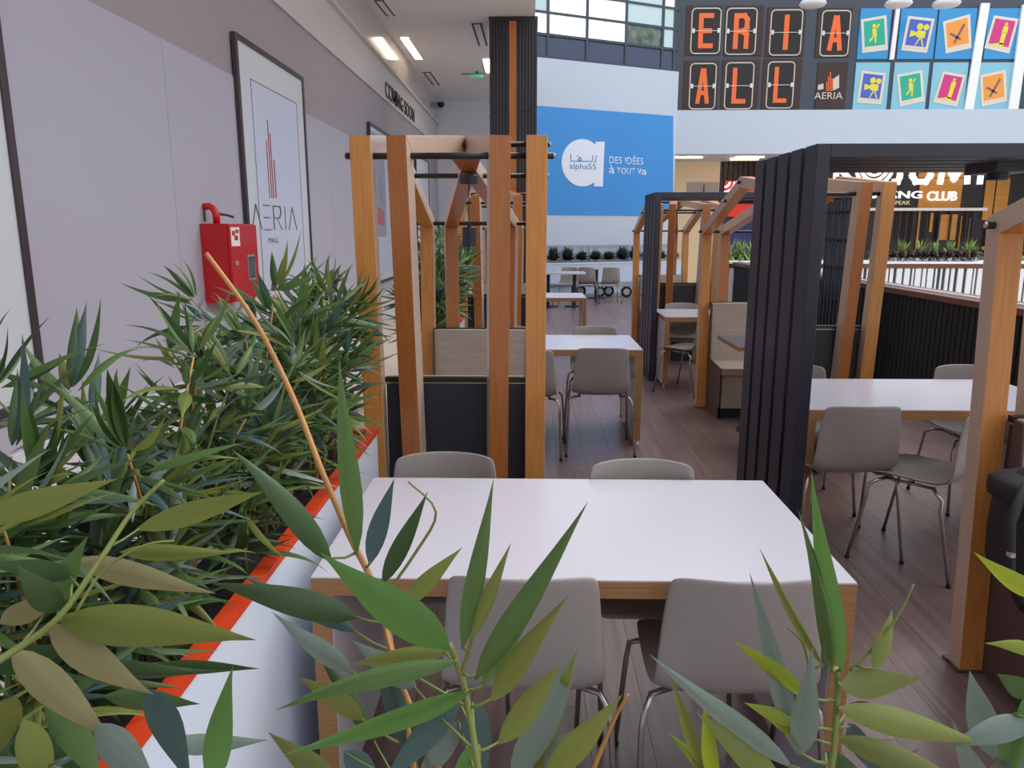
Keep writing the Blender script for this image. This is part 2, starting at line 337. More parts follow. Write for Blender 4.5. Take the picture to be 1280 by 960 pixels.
a = fp(1018, 137); b = fp(1060, 78); MB().box(a[0], b[0], a[1], b[1], .005, .03, 0, FM).build('panel', 'flap_brown', t)
def lp(x, y): return fp(840+x*220/1280, y*140/815)
x0, y0 = lp(1030, 722); x1, y1 = lp(1240, 672); text('lettering', 'AERIA', x0, x1, y0, y1, FM, 'flap_line', t, .004, .03)
g = MB()
for x, yt in ((1122, 600), (1134, 560), (1148, 530), (1160, 575)): strip(g, [Vector(lp(x, 660)), Vector(lp(x, yt))], .028, .03, .04, FM)
g.build('emblem_bars', 'orange_letter', t)
g = MB(); g.prism([lp(1058, 655), lp(1098, 650), lp(1098, 608), lp(1058, 622)], .03, .034, FM); g.prism([lp(1168, 660), lp(1212, 640), lp(1212, 545), lp(1168, 578)], .03, .034, FM); g.build('emblem_blocks', 'flap_line', t)
# stamps
def sp(x, y): return fp(1060+x*220/1280, y*150/873)
stamps = [(60, 62, 318, 432, 'green', [(90,145),(275,112),(285,365),(100,388)], 'upper'), (350, 62, 650, 432, 'blue', [(432,118),(625,140),(568,388),(382,368)], 'upper'), (625, 62, 940, 432, 'orange', [(685,160),(882,105),(892,352),(705,392)], 'upper'), (980, 62, 1280, 432, 'pink', [(1055,115),(1235,140),(1165,392),(985,352)], 'upper'),
          (28, 455, 305, 800, 'blue', [(95,515),(270,535),(235,762),(60,748)], 'lower'), (305, 455, 590, 800, 'green', [(350,545),(535,512),(550,738),(372,778)], 'lower'), (582, 455, 875, 800, 'pink', [(685,520),(850,550),(785,778),(615,745)], 'lower'), (905, 455, 1210, 800, 'orange', [(955,550),(1140,510),(1150,738),(965,778)], 'lower')]
for x0, y0, x1, y1, c, q, row in stamps:
    what = {'green': 'green stamp of a dancing figure', 'blue': 'blue stamp of a yellow film camera', 'orange': 'orange stamp of crossed tools', 'pink': 'pink stamp of a golden statuette'}[c]
    t = thing('stamp_panel', '%s on %s panel, %s facade row' % (what, 'deep sky blue' if row == 'upper' else 'pale sky blue', row), 'panel', (0, 0, 0), 0, 'stamp panels of the facade')
    a = sp(x0, y1); b = sp(x1, y0); MB().box(a[0], b[0], a[1], b[1], .005, .03, 0, FM).build('panel', 'sky_blue' if row == 'upper' else 'sky_pale', t)
    Q = [Vector(sp(*p)) for p in q]
    def ql(u, v): return Q[3].lerp(Q[2], u).lerp(Q[0].lerp(Q[1], u), v)
    s = MB().prism([Q[3], Q[2], Q[1], Q[0]], .03, .042, FM).build('stamp', 'stamp_paper', t)
    MB().prism([ql(.1, .1), ql(.9, .1), ql(.9, .92), ql(.1, .92)], .042, .046, FM).build('picture', 'stamp_'+c, s)
    g = MB()
    def P(*pts): g.prism([ql(*p) for p in pts], .046, .05, FM)
    def D(u, v, ru, rv): P(*[(u+ru*math.cos(k*math.pi/6), v+rv*math.sin(k*math.pi/6)) for k in range(12)])
    if c == 'green': D(.5, .75, .07, .06); P((.42,.45),(.58,.45),(.6,.68),(.42,.68)); P((.58,.62),(.72,.76),(.68,.8),(.56,.68)); P((.42,.45),(.5,.45),(.32,.3),(.26,.34)); P((.5,.45),(.58,.45),(.54,.24),(.48,.24))
    if c == 'blue': P((.45,.42),(.78,.42),(.78,.62),(.45,.62)); D(.52, .73, .12, .1); D(.76, .73, .11, .09); P((.45,.48),(.2,.4),(.2,.6),(.45,.56)); P((.58,.42),(.64,.42),(.5,.18),(.46,.18)); P((.62,.42),(.68,.42),(.8,.18),(.75,.18))
    if c == 'orange': P((.3,.28),(.36,.24),(.8,.72),(.74,.78)); P((.2,.55),(.26,.6),(.62,.36),(.58,.3))
    if c == 'pink': D(.58, .8, .06, .05); P((.48,.55),(.7,.55),(.68,.74),(.5,.74)); P((.5,.2),(.66,.2),(.68,.56),(.5,.56)); P((.14,.14),(.7,.14),(.66,.24),(.5,.24))
    g.build('figure', 'stamp_yellow' if c != 'orange' else 'stamp_ink', s)
    MB().prism([ql(.1, .1), ql(.9, .1), ql(.9, .16), ql(.1, .16)], .046, .048, FM).build('caption_bar', 'stamp_paper', s)
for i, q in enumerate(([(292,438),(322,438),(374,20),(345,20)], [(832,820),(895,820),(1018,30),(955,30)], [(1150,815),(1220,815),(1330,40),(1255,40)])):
    struct(MB().prism([sp(*p) for p in q], .03, .10, FM).build('trim_%d' % (3+i), 'white_fin'))  # slanted sunlight reflections on the glazing, built as solid white bars
for i, px in enumerate((1016, 1123, 1183)):
    p = atY(px, 5, 20.6); t = thing('disc_lamp', ['round white disc lamp above the letter I panel', 'round white disc lamp above the film camera stamp, larger', 'round white disc lamp nearest the right edge of the facade'][i], 'lamp', p, 0, 'hanging disc lamps')
    MB().lathe([(.05, .11), (.29, .07), (.33, .0), (.29, -.05), (.12, -.07)], 20).build('shade', 'pot_white', t, True); MB().tube([(0, 0, .08), (0, 0, 1.6)], .012).build('hanging_rod', 'mullion', t)
# shop row below the fascia
SY = 24.6; SM = plane_M((0, SY, 0), (1, 0, 0), (0, -1, 0))
def sq(px, py): p = atY(px, py, SY); return (p.x, p.z)
def shop_box(name, x0, y0, x1, y1, m, d0=0, d1=.05, parent=None):
    a = sq(x0, y1); b = sq(x1, y0); return MB().box(a[0], b[0], a[1], b[1], d0, d1, 0, SM).build(name, m, parent)
ws = struct(MB().box(2.2, 19, SY, SY+.2, 0, 4.2).build('wall_shops', 'shop_dark'))
a = sq(835, 330); b = sq(903, 150)
MB().box(a[0]-.4, b[0], 0, 3.95, .002, .05, 0, SM).build('cream_panel', 'shop_cream', ws)
sh = thing('shutter_window', 'grey louvred window in the cream shop wall', 'window'); shop_box('louvre_panel', 858, 228, 898, 246, 'shutter_grey', .05, .08, sh); shop_box('centre_post', 878, 231, 880, 246, 'ink', .08, .1, sh)
for k in range(9): 
    x = 903+k*6.4; shop_box('wood_slat', x, 188, x+5.4, 226, 'shop_slat', .01, .06, ws)
rs = thing('shop_sign', 'red shop sign with white concentric arcs', 'sign'); shop_box('board', 903, 226, 956, 271, 'sign_red', .03, .12, rs)
c = sq(905, 228); g = MB()
for k in range(3): g.prism(arc(c[0], c[1], .11+.155*k, .18+.155*k, -92, 2, 14), .12, .15, SM)
g.build('arcs', 'sign_white', rs)
a = sq(925, 242); b = sq(955, 236); text('lettering', 'VOUS', a[0], b[0], a[1], b[1], SM, 'sign_white', rs, .01, .12) if False else None
pb = tag(shop_box('display_board', 896, 276, 958, 322, 'purple', .02, .1), 'dark purple display board below the red shop sign', 'board')
# jumping club front
for x0, y0, x1, y1 in ((1147, 196, 1206, 222), (1146, 223, 1203, 262), (1232, 196, 1263, 222), (1226, 223, 1262, 275), (1143, 264, 1150, 312), (1160, 266, 1166, 290), (1196, 270, 1202, 312), (1172, 268, 1196, 300), (1226, 276, 1262, 312)):
    shop_box('wood_panel', x0, y0, x1, y1, 'shop_wood', .01, .06, ws)
for x in (1112, 1120, 1129, 1137, 1154, 1170, 1184, 1204, 1212): shop_box('hanging_slat', x, 262, x+2.2, 300+(x*7) % 14, 'shop_slat', .1, .14, ws)
for x0, x1 in ((1168, 1174), (1206, 1211)): shop_box('door_post', x0, 272, x1, 312, 'shutter_grey', .06, .12, ws)
kj = thing('club_sign', 'white illuminated sign KOJUMP JUMPING CLUB above the dark shop front', 'sign')
SM2 = plane_M((0, SY-.062, 0), (1, 0, 0), (0, -1, 0))
def kq(x, y): p = atY(1030+x*250/1280, 190+y*140/717, SY-.062); return (p.x, p.z)
a = kq(55, 190); b = kq(190, 20); block('K', a[0], b[0], a[1], b[1], .165, 0, .06, SM2, 'sign_white', kj)
c = kq(322, 95); g = MB()
for k in range(3): R = kq(322, 95)[0]-kq(322-(62+32*k), 95)[0]; g.prism(arc(c[0], c[1], R*.72 if k == 0 else R-.095, R, -180, 180, 40), 0, .06, SM2)
g.build('letter', 'sign_white', kj)
for ch, xa, xb in (('J', 420, 512), ('U', 540, 708), ('M', 722, 950), ('P', 975, 1115)):
    a = kq(xa, 208); b = kq(xb, 22); block(ch, a[0], b[0], a[1], b[1], .165, 0, .06, SM2, 'sign_white', kj)
a = kq(190, 312); b = kq(628, 250); text('lettering', 'JUMPING', a[0], b[0], a[1], b[1], SM2, 'sign_white', kj, .05, bold=.012)
a = kq(655, 312); b = kq(852, 252); text('lettering', 'CLUB', a[0], b[0], a[1], b[1], SM2, 'sign_white', kj, .05, bold=.012)
a = kq(425, 338); b = kq(552, 312); text('lettering', 'DPEAK', a[0], b[0], a[1], b[1], SM2, 'sign_gold', kj, .03, bold=.01)
a = sq(1040, 263); b = sq(1226, 261); struct(MB().box(a[0], b[0], a[1]-.02, b[1]+.02, .3, .36, 0, SM).build('trim_6', 'white_fin'))
for i, (x0, x1, y, Y) in enumerate(((843, 878, 193.5, 22.8), (920, 955, 191.5, 22.7), (913, 948, 197, 23.4), (1090, 1150, 193, 23.2), (1190, 1250, 193, 23.2))):  # last two are added out of sight to brighten the dark club front
    p = atY(x0, y, Y); q = atY(x1, y, Y); t = thing('linear_lamp', ['warm strip lamp under the fascia beside the blue banner', 'warm strip lamp under the fascia over the red sign, front one', 'warm strip lamp under the fascia over the red sign, rear one', 'warm strip lamp under the fascia before the club sign, left', 'warm strip lamp under the fascia before the club sign, right'][i], 'lamp')
    z = zb+.05; MB().box(p.x, q.x, Y-.05, Y+.05, z-.05, z-.02).build('diffuser', 'lamp_warm', t); MB().box(p.x-.03, q.x+.03, Y-.07, Y+.07, z-.02, z).build('housing', 'pot_white', t)

# column
CC = Vector((-.33, 14.9, 0)); cw = .44
cl = struct(MB().box(CC.x-cw+.02, CC.x+cw-.02, CC.y-cw+.02, CC.y+cw, 0, CZ).build('column', 'ribbed_dark'))
for z0, z1 in ((0, 2.1), (2.12, 3.72), (3.74, CZ-.06)):
    for k in range(6):
        for sgn in (-1, 1):
            x = CC.x+sgn*(.10+k*.058+.02); MB().box(x-.022, x+.022, CC.y-cw, CC.y-cw+.03, z0, z1).build('rib', 'ribbed_dark', cl, bevel=.006)
MB().box(CC.x-.01-.065, CC.x-.01+.065, CC.y-cw-.012, CC.y-cw+.03, 0, CZ-.08).build('wood_strip', 'column_wood', cl)
MB().box(CC.x-cw, CC.x+cw, CC.y-cw, CC.y+cw, CZ-.06, CZ-.001).build('top_cap', 'ribbed_dark', cl)
# ceiling fittings
def atZ(px, py, z): r = ray(px, py); s = (z-CAM_H)/r.z; return Vector((r.x*s, r.y*s, z))
def ceil_strip(name, p0, p1, wd, m, label, cat, frame='pot_white'):
    a = atZ(*p0, CZ); b = atZ(*p1, CZ); t = thing(name, label, cat); d = (b-a).normalized(); q = Vector((d.y, -d.x, 0))*wd/2; n = Vector((0, 0, -1))
    M = Matrix.Identity(4)
    MB().prism([(a-q).xy, (b-q).xy, (b+q).xy, (a+q).xy], CZ-.02, CZ-.002).build('diffuser' if cat == 'lamp' else 'slot', m, t)
    q2 = q*1.25; e = d*wd*.12
    f = MB()
    for s in (-1, 1): f.prism([(a+q*s).xy, (b+q*s).xy, (b+q2*s).xy, (a+q2*s).xy], CZ-.026, CZ-.001)
    f.build('trim', frame, t)
    if cat != 'lamp': MB().prism([(a-q*.55).xy, (b-q*.55).xy, (b+q*.55).xy, (a+q*.55).xy], CZ-.025, CZ-.02).build('slot_bar', frame, t)
    return t
ceil_strip('linear_lamp', (506, 47), (524, 73), .16, 'lamp_warm', 'lit linear ceiling lamp on the soffit by the left wall', 'lamp')
ceil_strip('linear_lamp', (608, 74), (612, 90), .16, 'lamp_warm', 'lit ceiling lamp partly behind the dark column', 'lamp')
ceil_strip('ceiling_vent', (474, 0), (489, 19), .17, 'vent_dark', 'slot ceiling vent nearest the camera at the left wall', 'vent')
ceil_strip('ceiling_vent', (534, 90), (546, 106), .2, 'vent_dark', 'slot ceiling vent beyond the lit linear lamp', 'vent')
ceil_strip('ceiling_vent', (596, 29), (604, 56), .2, 'vent_dark', 'slot ceiling vent beside the dark column', 'vent')
p = atZ(596, 89, CZ); t = thing('exit_sign', 'small green hanging exit sign on the soffit', 'sign', (p.x, p.y, CZ-.13)); MB().box(-.15, .15, -.02, .02, -.01, .06).build('panel', 'exit_green', t); MB().box(-.36, .36, -.015, .015, .06, .08).build('bracket', 'vent_dark', t); MB().box(-.02, .02, -.01, .01, .08, .13).build('stem', 'vent_dark', t)
p = atY(551, 123, WY-.15); t = thing('security_camera', 'small black dome camera in the far ceiling corner', 'camera', (p.x, p.y, CZ-.12)); MB().lathe([(.02, -.11), (.08, -.08), (.1, 0), (.1, .03)], 14).build('dome', 'rubber', t, True); MB().box(-.2, .0, -.05, .05, .03, .12).build('mount', 'pot_white', t)

# ================================================================== WALL THINGS
def wall_frame(y0, y1, label):
    t = thing('poster_frame', label, 'poster', (0, 0, 0), 0, 'tall framed posters on the left wall')
    M = plane_M((WX+.012, 0, 0), (0, 1, 0), (1, 0, 0)); z0, z1, b = .66, 3.43, .055
    for a in ((y0, y0+b, z0, z1), (y1-b, y1, z0, z1), (y0+b, y1-b, z0, z0+b), (y0+b, y1-b, z1-b, z1)):
        MB().box(*a, 0, .045, 0, M).build('frame_bar', 'frame_black', t, bevel=.004)
    s = MB().box(y0+b, y1-b, z0+b, z1-b, 0, .03, 0, M).build('mount_board', 'poster_white', t)
    return t, M
t, M = wall_frame(1.95, 4.12, 'black framed white poster nearest the camera at the left edge')
MB().box(2.25, 3.8, 1.05, 3.1, .03, .034, 0, M).build('poster_sheet', 'poster_inner', t)
t, M = wall_frame(7.4, 9.55, 'black framed white poster with copper bars and AERIA MALL lettering')
ps = MB().box(7.75, 9.23, 1.0, 3.08, .03, .034, 0, M).build('poster_sheet', 'poster_inner', t)
f = MB()
for a in ((7.75, 7.757, 1.0, 3.08), (9.223, 9.23, 1.0, 3.08), (7.75, 9.23, 1.0, 1.007), (7.75, 9.23, 3.073, 3.08)): f.box(*a, .034, .037, 0, M)
f.build('thin_border', 'ink_thin', ps)
def pf(px, py):
    r = ray(px, py); s = (WX+.046-0)/r.x; return (r.y*s, CAM_H+r.z*s)
g = MB()
def fq(x, y): return pf(270+x*130/347, 20+y*360/960)
for (x, y0, y1) in ((179, 605, 420), (186, 605, 350), (192, 605, 395), (200, 605, 482)):
    a = fq(x, y0); b = fq(x-11*(y0-y1)/250, y1); strip(g, [Vector((a[0], a[1])), Vector((a[0], b[1]))], .012, .034, .04, M)
g.build('emblem_bars', 'copper', ps)
a = fq(122, 712); b = fq(265, 640); g = MB(); W = b[0]-a[0]; H = b[1]-a[1]; o_ = Vector(a)
for pl in ([(0,0),(.09,1),(.19,0)], [(.24,1),(.38,1)], [(.24,.5),(.36,.5)], [(.24,0),(.38,0)], [(.45,0),(.45,1),(.6,1),(.62,.75),(.58,.5),(.48,.5)], [(.52,.5),(.63,0)], [(.72,0),(.72,1)], [(.8,0),(.9,1),(1,0)]):
    strip(g, [o_+Vector((p[0]*W, p[1]*H)) for p in pl], .009, .034, .038, M)
g.build('lettering', 'ink_thin', ps)
a = fq(176, 757); b = fq(208, 738); text('lettering', 'MALL', a[0], b[0], a[1], b[1], M, 'ink_thin', ps, .002, .034)
t, M = wall_frame(13.35, 15.7, 'framed grey photographic poster behind the wooden pergola posts')
ps = MB().box(13.45, 15.6, .8, 3.32, .03, .034, 0, M).build('poster_sheet', 'poster_inner', t)
MB().box(13.5, 14.6, 1.5, 3.3, .034, .036, 0, M).build('photograph', 'poster_grey', ps); 
MB().prism([(13.7,1.75),(14.3,1.7),(14.4,1.95),(13.9,2.05)], .036, .038, M).build('pink_print', 'poster_pink', ps)
t, M = wall_frame(18.6, 20.9, 'farthest framed poster on the left wall below the lettering')
MB().box(18.9, 20.6, 1.0, 3.1, .03, .034, 0, M).build('poster_sheet', 'poster_inner', t)
# fire hose cabinet
t = thing('fire_hose_cabinet', 'red metal fire hose cabinet mounted on the left wall', 'cabinet', (WX+.012, 6.4, 1.01))
MB().box(0, .225, 0, .65, 0, .67).build('body', 'red_cabinet', t, bevel=.006)
d = MB().box(.225, .25, .008, .642, .008, .662).build('door', 'red_cabinet', t, bevel=.005)
MB().box(.25, .254, .37, .55, .17, .40).build('window_seal', 'silver', d, bevel=.002); MB().box(.252, .257, .39, .53, .19, .38).build('window_pane', 'glass_dark', d)
MB().box(.25, .252, .03, .22, .48, .64).build('instruction_label', 'sticker', d)
for a in ((.05, .12, .57, .61), (.1, .18, .53, .57), (.13, .2, .59, .62)): MB().box(.252, .2525, *a).build('label_print', 'sticker_red', d)
MB().box(.25, .27, .06, .12, .32, .355).build('latch', 'silver', d, bevel=.004)
t = thing('hose_pipe', 'bent red water pipe with dark lever above the fire cabinet', 'pipe', (WX+.012, 6.46, 1.68))
MB().tube([(.0, .05, .14), (.05, .05, .145), (.09, .05, .12), (.105, .05, .07), (.105, .05, .0)], .03, 12).build('pipe', 'red_pipe', t, True)
MB().tube([(.10, .07, .085), (.13, .22, .075), (.14, .33, .06)], .012, 8).build('lever', 'frame_black', t, True); MB().tube([(.0, .05, .02), (.0, .05, .17)], .014, 8).build('bracket', 'frame_black', t)

# ================================================================== FURNITURE
def make_chair():
    t = thing('chair', 'x', 'chair')
    prof = [(.235,.435,.175),(.215,.452,.2),(.12,.452,.212),(.0,.442,.216),(-.1,.44,.216),(-.16,.452,.214),(-.195,.49,.212),(-.213,.55,.208),(-.228,.62,.203),(-.24,.70,.196),(-.249,.765,.190),(-.254,.800,.184),(-.256,.81,.172)]
    mb = MB(); n = 10
    for i, (y, z, hw) in enumerate(prof):
        b = min(1, max(0, (z-.45)/.2))
        for k in range(n+1):
            v = -1+2*k/n; mb.v.append((hw*v, y+.05*b*v*v, z+(.028*(1-b)*v**4 if i > 1 else 0)-(.012*v**4 if i >= 11 else 0)))
    for i in range(len(prof)-1):
        for k in range(n): mb.f.append([i*(n+1)+k, i*(n+1)+k+1, (i+1)*(n+1)+k+1, (i+1)*(n+1)+k]); mb.m.append(0)
    s = mb.build('seat_shell', 'chair_shell', t, True); so = s.modifiers.new('s', 'SOLIDIFY'); so.thickness = .011; so.offset = 0
    ss = s.modifiers.new('ss', 'SUBSURF'); ss.levels = 1; ss.render_levels = 1
    MB().tube([(-.15, .12, .43), (-.15, -.1, .425)], .008).tube([(.15, .12, .43), (.15, -.1, .425)], .008).tube([(-.15, .0, .425), (.15, .0, .425)], .008).build('seat_frame', 'chrome_leg', t, True)
    for sx in (-1, 1):
        for y0, y1, y2 in ((.12, .17, .23), (-.1, -.16, -.235)):
            l = MB().tube([(sx*.15, y0, .428), (sx*.205, y0*.6+y1*.4, .425), (sx*.225, y1, .40), (sx*.232, y1, .35), (sx*.25, y2, .012)], .0085, 8).build('leg', 'chrome_leg', t, True)
            MB().lathe([(.011, 0), (.012, .014), (.009, .016)], 8, (sx*.25, y2, 0)).build('glide', 'rubber', l)
    return t
CH, CU = make_chair(), []
def chair(x, y, rz, label, group='greige shell chairs at the white tables'): return place(CH, CU, (x, y, 0), math.radians(rz), label, group)
def make_table():
    t = thing('dining_table', 'x', 'table'); W, D, H, T = 1.4, .8, .75, .05       # origin at the front left corner on the floor
    MB().box(0, W, 0, D, H-T, H-.004).build('plywood_core', 'plywood', t); MB().box(.001, W-.001, .001, D-.001, H-.004, H).build('white_top', 'table_white', t)
    for x in (0, W-T):
        e = MB().box(x, x+T, .0, D, .045, H-T, 0).box(x+.002, x+T-.002, .05, D-.05, .05, H-T-.01).build('end_panel', 'plywood', t)
        MB().box(x-.002, x, .004, D-.004, .05, H-T).box(x+T, x+T+.002, .004, D-.004, .05, H-T).build('panel_face', 'table_white', e)
        for y in (.06, D-.06): MB().lathe([(.022, 0), (.022, .008), (.012, .012), (.012, .045)], 10, (x+T/2, y, 0)).build('levelling_foot', 'silver', e)
    return t
TB, TU = make_table(), []
def table(x, y, label): return place(TB, TU, (x, y, 0), 0, label, 'white plywood dining tables')
table(-.565, 1.79, 'white plywood table in the foreground beside the planter')
table(-.555, 5.58, 'white plywood table behind the first wooden pergola'); table(-.66, 9.95, 'smallest white plywood table in the left row, far along the aisle')
table(1.385, 3.69, 'white plywood table under the nearer black frame'); table(1.385, 7.75, 'white plywood table under the farther black frame')
chair(-.015, 1.92, 0, 'greige chair at the foreground table, left one with its back to the camera'); chair(.53, 1.92, 0, 'greige chair at the foreground table, right one with its back to the camera')
chair(-.315, 2.47, 180, 'greige chair across the foreground table, in front of the pergola panel'); chair(.405, 2.40, 180, 'greige chair across the foreground table, right of the pergola posts')
chair(.517, 5.53, 0, 'greige chair with back to camera at second table, right of pergola post'); chair(.0, 5.45, -6, 'greige chair at second table mostly hidden behind the pergola post')
chair(.56, 6.28, 180, 'greige chair on the far side of the second table, right'); chair(-.2, 6.3, 180, 'greige chair top showing above the pergola bench back')
chair(1.595, 3.76, 2, 'greige chair with back to camera at the black frame table'); chair(1.95, 3.62, 46, 'greige chair turned sideways behind the right wooden post')
chair(1.635, 4.40, 180, 'greige chair across the black frame table, beside the black blades'); chair(2.68, 4.42, 180, 'greige chair across the black frame table, against the black divider')
chair(1.60, 7.62, 50, 'greige chair turned sideways at the farther black frame table'); chair(1.72, 8.42, 180, 'greige chair across the farther black frame table')
# background tables
def pedestal(x, y, label):
    t = thing('pedestal_table', label, 'table', (x, y, 0), 0, 'far pedestal tables')
    MB().box(-.5, .5, -.35, .35, .71, .745).build('table_top', 'table_white', t, bevel=.004); 
    for sx in (-.28, .28):
        MB().tube([(sx, 0, .03), (sx, 0, .71)], .04, 10).build('pole', 'black_metal', t); MB().box(sx-.2, sx+.2, -.03, .03, .005, .03).box(sx-.03, sx+.03, -.25, .25, .005, .03).build('foot', 'black_metal', t)
pedestal(.66, 16.2, 'far pedestal table with white top beside the pergola post'); pedestal(1.3, 18.2, 'far pedestal table behind the two pale chairs')
for x, y, r, l in ((1.28, 17.2, -8, 'far pale chair, left of the pair by the cart'), (1.78, 17.2, 6, 'far pale chair, right of the pair by the cart'), (.8, 16.75, 160, 'far pale chair behind the pedestal table')): chair(x, y, r, l, 'far chairs by the cart')
t = thing('cart', 'low trolley with black wheels in front of the white parapet', 'cart', (2.0, 18.75, 0))
MB().box(-.85, .6, -.2, .3, .26, .30).build('platform', 'rail_metal', t)
for x, y in ((.36, -.12), (-.05, .15), (-.3, -.12), (-.75, .15)):
    M = Matrix.Translation((x, y, .135)) @ Matrix.Rotation(math.radians(78), 4, 'Y') @ Matrix.Rotation(0, 4, 'Z')
    M = Matrix.Translation((x, y, .135)) @ Matrix.Rotation(math.pi/2, 4, 'X')
    mb = MB().lathe([(.06, -.03), (.12, -.035), (.135, -.02), (.135, .02), (.12, .035), (.06, .03)], 20); mb.v = [tuple(M @ Vector(v)) for v in mb.v]
    wv = mb.build('wheel', 'tyre', t, True); mb = MB().lathe([(.02, -.04), (.08, -.036), (.08, .036), (.02, .04)], 16); mb.v = [tuple(M @ Vector(v)) for v in mb.v]; mb.build('hub', 'silver', wv)
    MB().box(x-.02, x+.02, y+.04, y+.06, .12, .27).build('wheel_fork', 'rail_metal', t)

# ---- pergolas
PD, FZ, RZ, KZ = 1.9, 2.0, 2.09, 1.70
def intersect(p, d, q, e):
    k = d.x*e.y-d.y*e.x; s = ((q-p).x*e.y-(q-p).y*e.x)/k; return p+d*s
def pergola_frame(root, xa, xb, wood):
    a = Vector((xa, 0)); b = Vector((xb, PD)); L = (b-a).length; u = (b-a)/L; w2 = .043; th = .08
    pts = [Vector(p) for p in ((.05, 0), (-.06, FZ), (.38*L, RZ), (L+.05, KZ), (L-.05, 0))]
    segs = [(pts[i], (pts[i+1]-pts[i]).normalized()) for i in range(4)]
    off = [(p+Vector((d.y, -d.x))*th, d) for p, d in segs]
    inn = [off[0][0]]+[intersect(*off[i], *off[i+1]) for i in range(3)]
    e = pts[4]+Vector((segs[3][1].y, -segs[3][1].x))*th; inn.append(Vector((e.x, 0))); inn[0] = Vector((inn[0].x, 0))
    M = Matrix(((u.x, 0, -u.y, xa), (u.y, 0, u.x, 0), (0, 1, 0, 0), (0, 0, 0, 1)))   # s, z, lateral
    for i, nm in enumerate(('post', 'beam', 'rafter', 'post')):
        q = [pts[i], pts[i+1], inn[i+1], inn[i]]
        o = MB().prism(q, -w2, w2, M, 0, 1).build(nm, ['veneer', wood], root, bevel=.003)
    for s, z in ((.02, .0), (L-.02, .0)):
        c = M @ Vector((s+(.06 if s < 1 else -.06), 0, 0)); MB().box(c.x-.05, c.x+.05, c.y-.055, c.y+.055, 0, .012).build('base_plate', 'bench_side', root)
def make_pergola():
    t = thing('pergola', 'x', 'pergola')
    pergola_frame(t, -.356, -.356, 'wood_light'); pergola_frame(t, -.198, .198, 'wood_dark'); pergola_frame(t, .198, -.198, 'wood_dark'); pergola_frame(t, .356, .356, 'wood_light')
    for y, z in ((-.012, FZ-.075), (.70, RZ-.045), (1.08, 1.92), (1.9, 1.67)):
        r = MB().tube([(-.425, y, z), (.425, y, z)], .0135, 10).build('rod', 'black_rod', t, True)
        for sx in (-1, 1): MB().tube([(sx*.418, y, z), (sx*.432, y, z)], .010, 8).build('cap_nut', 'silver', r)
    return t
PG, PU = make_pergola(), []
def make_bench():       # back at y = 0 (outer side), sits towards +y
    t = thing('bench', 'x', 'bench'); w2 = .305
    MB().box(-w2, w2, .012, .06, .0, .98).build('backrest', 'bench_wood', t, bevel=.004)
    MB().box(-w2, w2, .06, .50, .40, .46).build('seat', 'bench_wood', t, bevel=.006); MB().box(-w2+.02, w2-.02, .06, .46, .10, .40).build('seat_base', 'bench_wood', t); MB().box(-w2+.03, w2-.03, .06, .42, 0, .10).build('plinth', 'black_panel', t)
    for sx in (-1, 1):
        x0, x1 = sorted((sx*w2, sx*(w2+.008))); MB().prism([(.012, 0), (.46, 0), (.46, .1), (.5, .12), (.5, .46), (.1, .48), (.066, .975), (.012, .975)], x0, x1, Matrix(((0,0,1,0),(1,0,0,0),(0,1,0,0),(0,0,0,1)))).build('end_panel', 'bench_side', t)
    p = MB().box(-w2-.005, w2+.005, -.012, .012, .0, .955).build('back_panel', 'black_panel', t)
    MB().box(-w2-.008, w2+.008, -.015, .0115, .957, .962).build('brass_strip', 'brass', p)
    MB().box(-w2-.01, w2+.01, -.02, .0115, .962, .985).build('top_cap', 'black_rod', p)
    return t
BN, BU = make_bench(), []
def make_btable():
    t = thing('booth_table', 'x', 'table'); MB().box(-.36, .31, -.34, .34, .72, .745).build('plywood_core', 'plywood', t); MB().box(-.359, .309, -.339, .339, .745, .75).build('dark_top', 'table_dark', t)
    MB().tube([(0, 0, .03), (0, 0, .72)], .035, 12).build('pole', 'black_metal', t, True); MB().lathe([(.24, 0), (.24, .012), (.05, .03)], 24).build('foot', 'black_metal', t); return t
BT, BTU = make_btable(), []
def make_lamp():        # origin at the shade's base
    t = thing('pendant_lamp', 'x', 'lamp'); MB().lathe([(.034, 0), (.038, .002), (.038, .100), (.034, .103)], 20).build('shade', 'black_metal', t, False); MB().tube([(0, 0, .103), (0, 0, .34)], .003, 6).build('cord', 'rubber', t)
    MB().lathe([(.012, .103), (.008, .125)], 8).build('cord_grip', 'rubber', t); MB().lathe([(.046, .33), (.05, .333), (.05, .372), (.046, .375)], 20).build('canopy', 'black_metal', t); return t
LP, LU = make_lamp(), []
row = [(-.333, 3.2, 'foreground pergola beside the planter', 1), (-.333, 7.6, 'left row pergola behind second table', .98), (2.015, .82, 'pergola at the right picture edge', .985), (1.95, 5.10, 'right row pergola between the black frames', .965), (1.905, 9.35, 'farthest right row pergola', .965)]
for x, y, where, k in row:
    o = place(PG, PU, (x, y, 0), 0, 'orange wooden slatted ' + where, 'wooden booth pergolas'); o.scale = (1, 1, k)
    if y > 1.5: place(BN, BU, (x, y+.10, 0), 0, 'bench showing its black back panel, in the ' + where, 'booth benches')
    place(BN, BU, (x, y+PD-.10, 0), math.pi, 'wood bench facing the camera, in the ' + where, 'booth benches')
    if y > 1.5:
        place(BT, BTU, (x, y+PD/2, 0), 0, 'small dark topped booth table in the ' + where, 'booth tables'); place(LP, LU, (x, y+.95, 1.915*k-.375), 0, 'black cylinder pendant lamp in the ' + where, 'pendant lamps')
place(LP, LU, (2.36, 4.0, 1.545), 0, 'black pendant lamp hanging from the nearer black frame', 'pendant lamps')

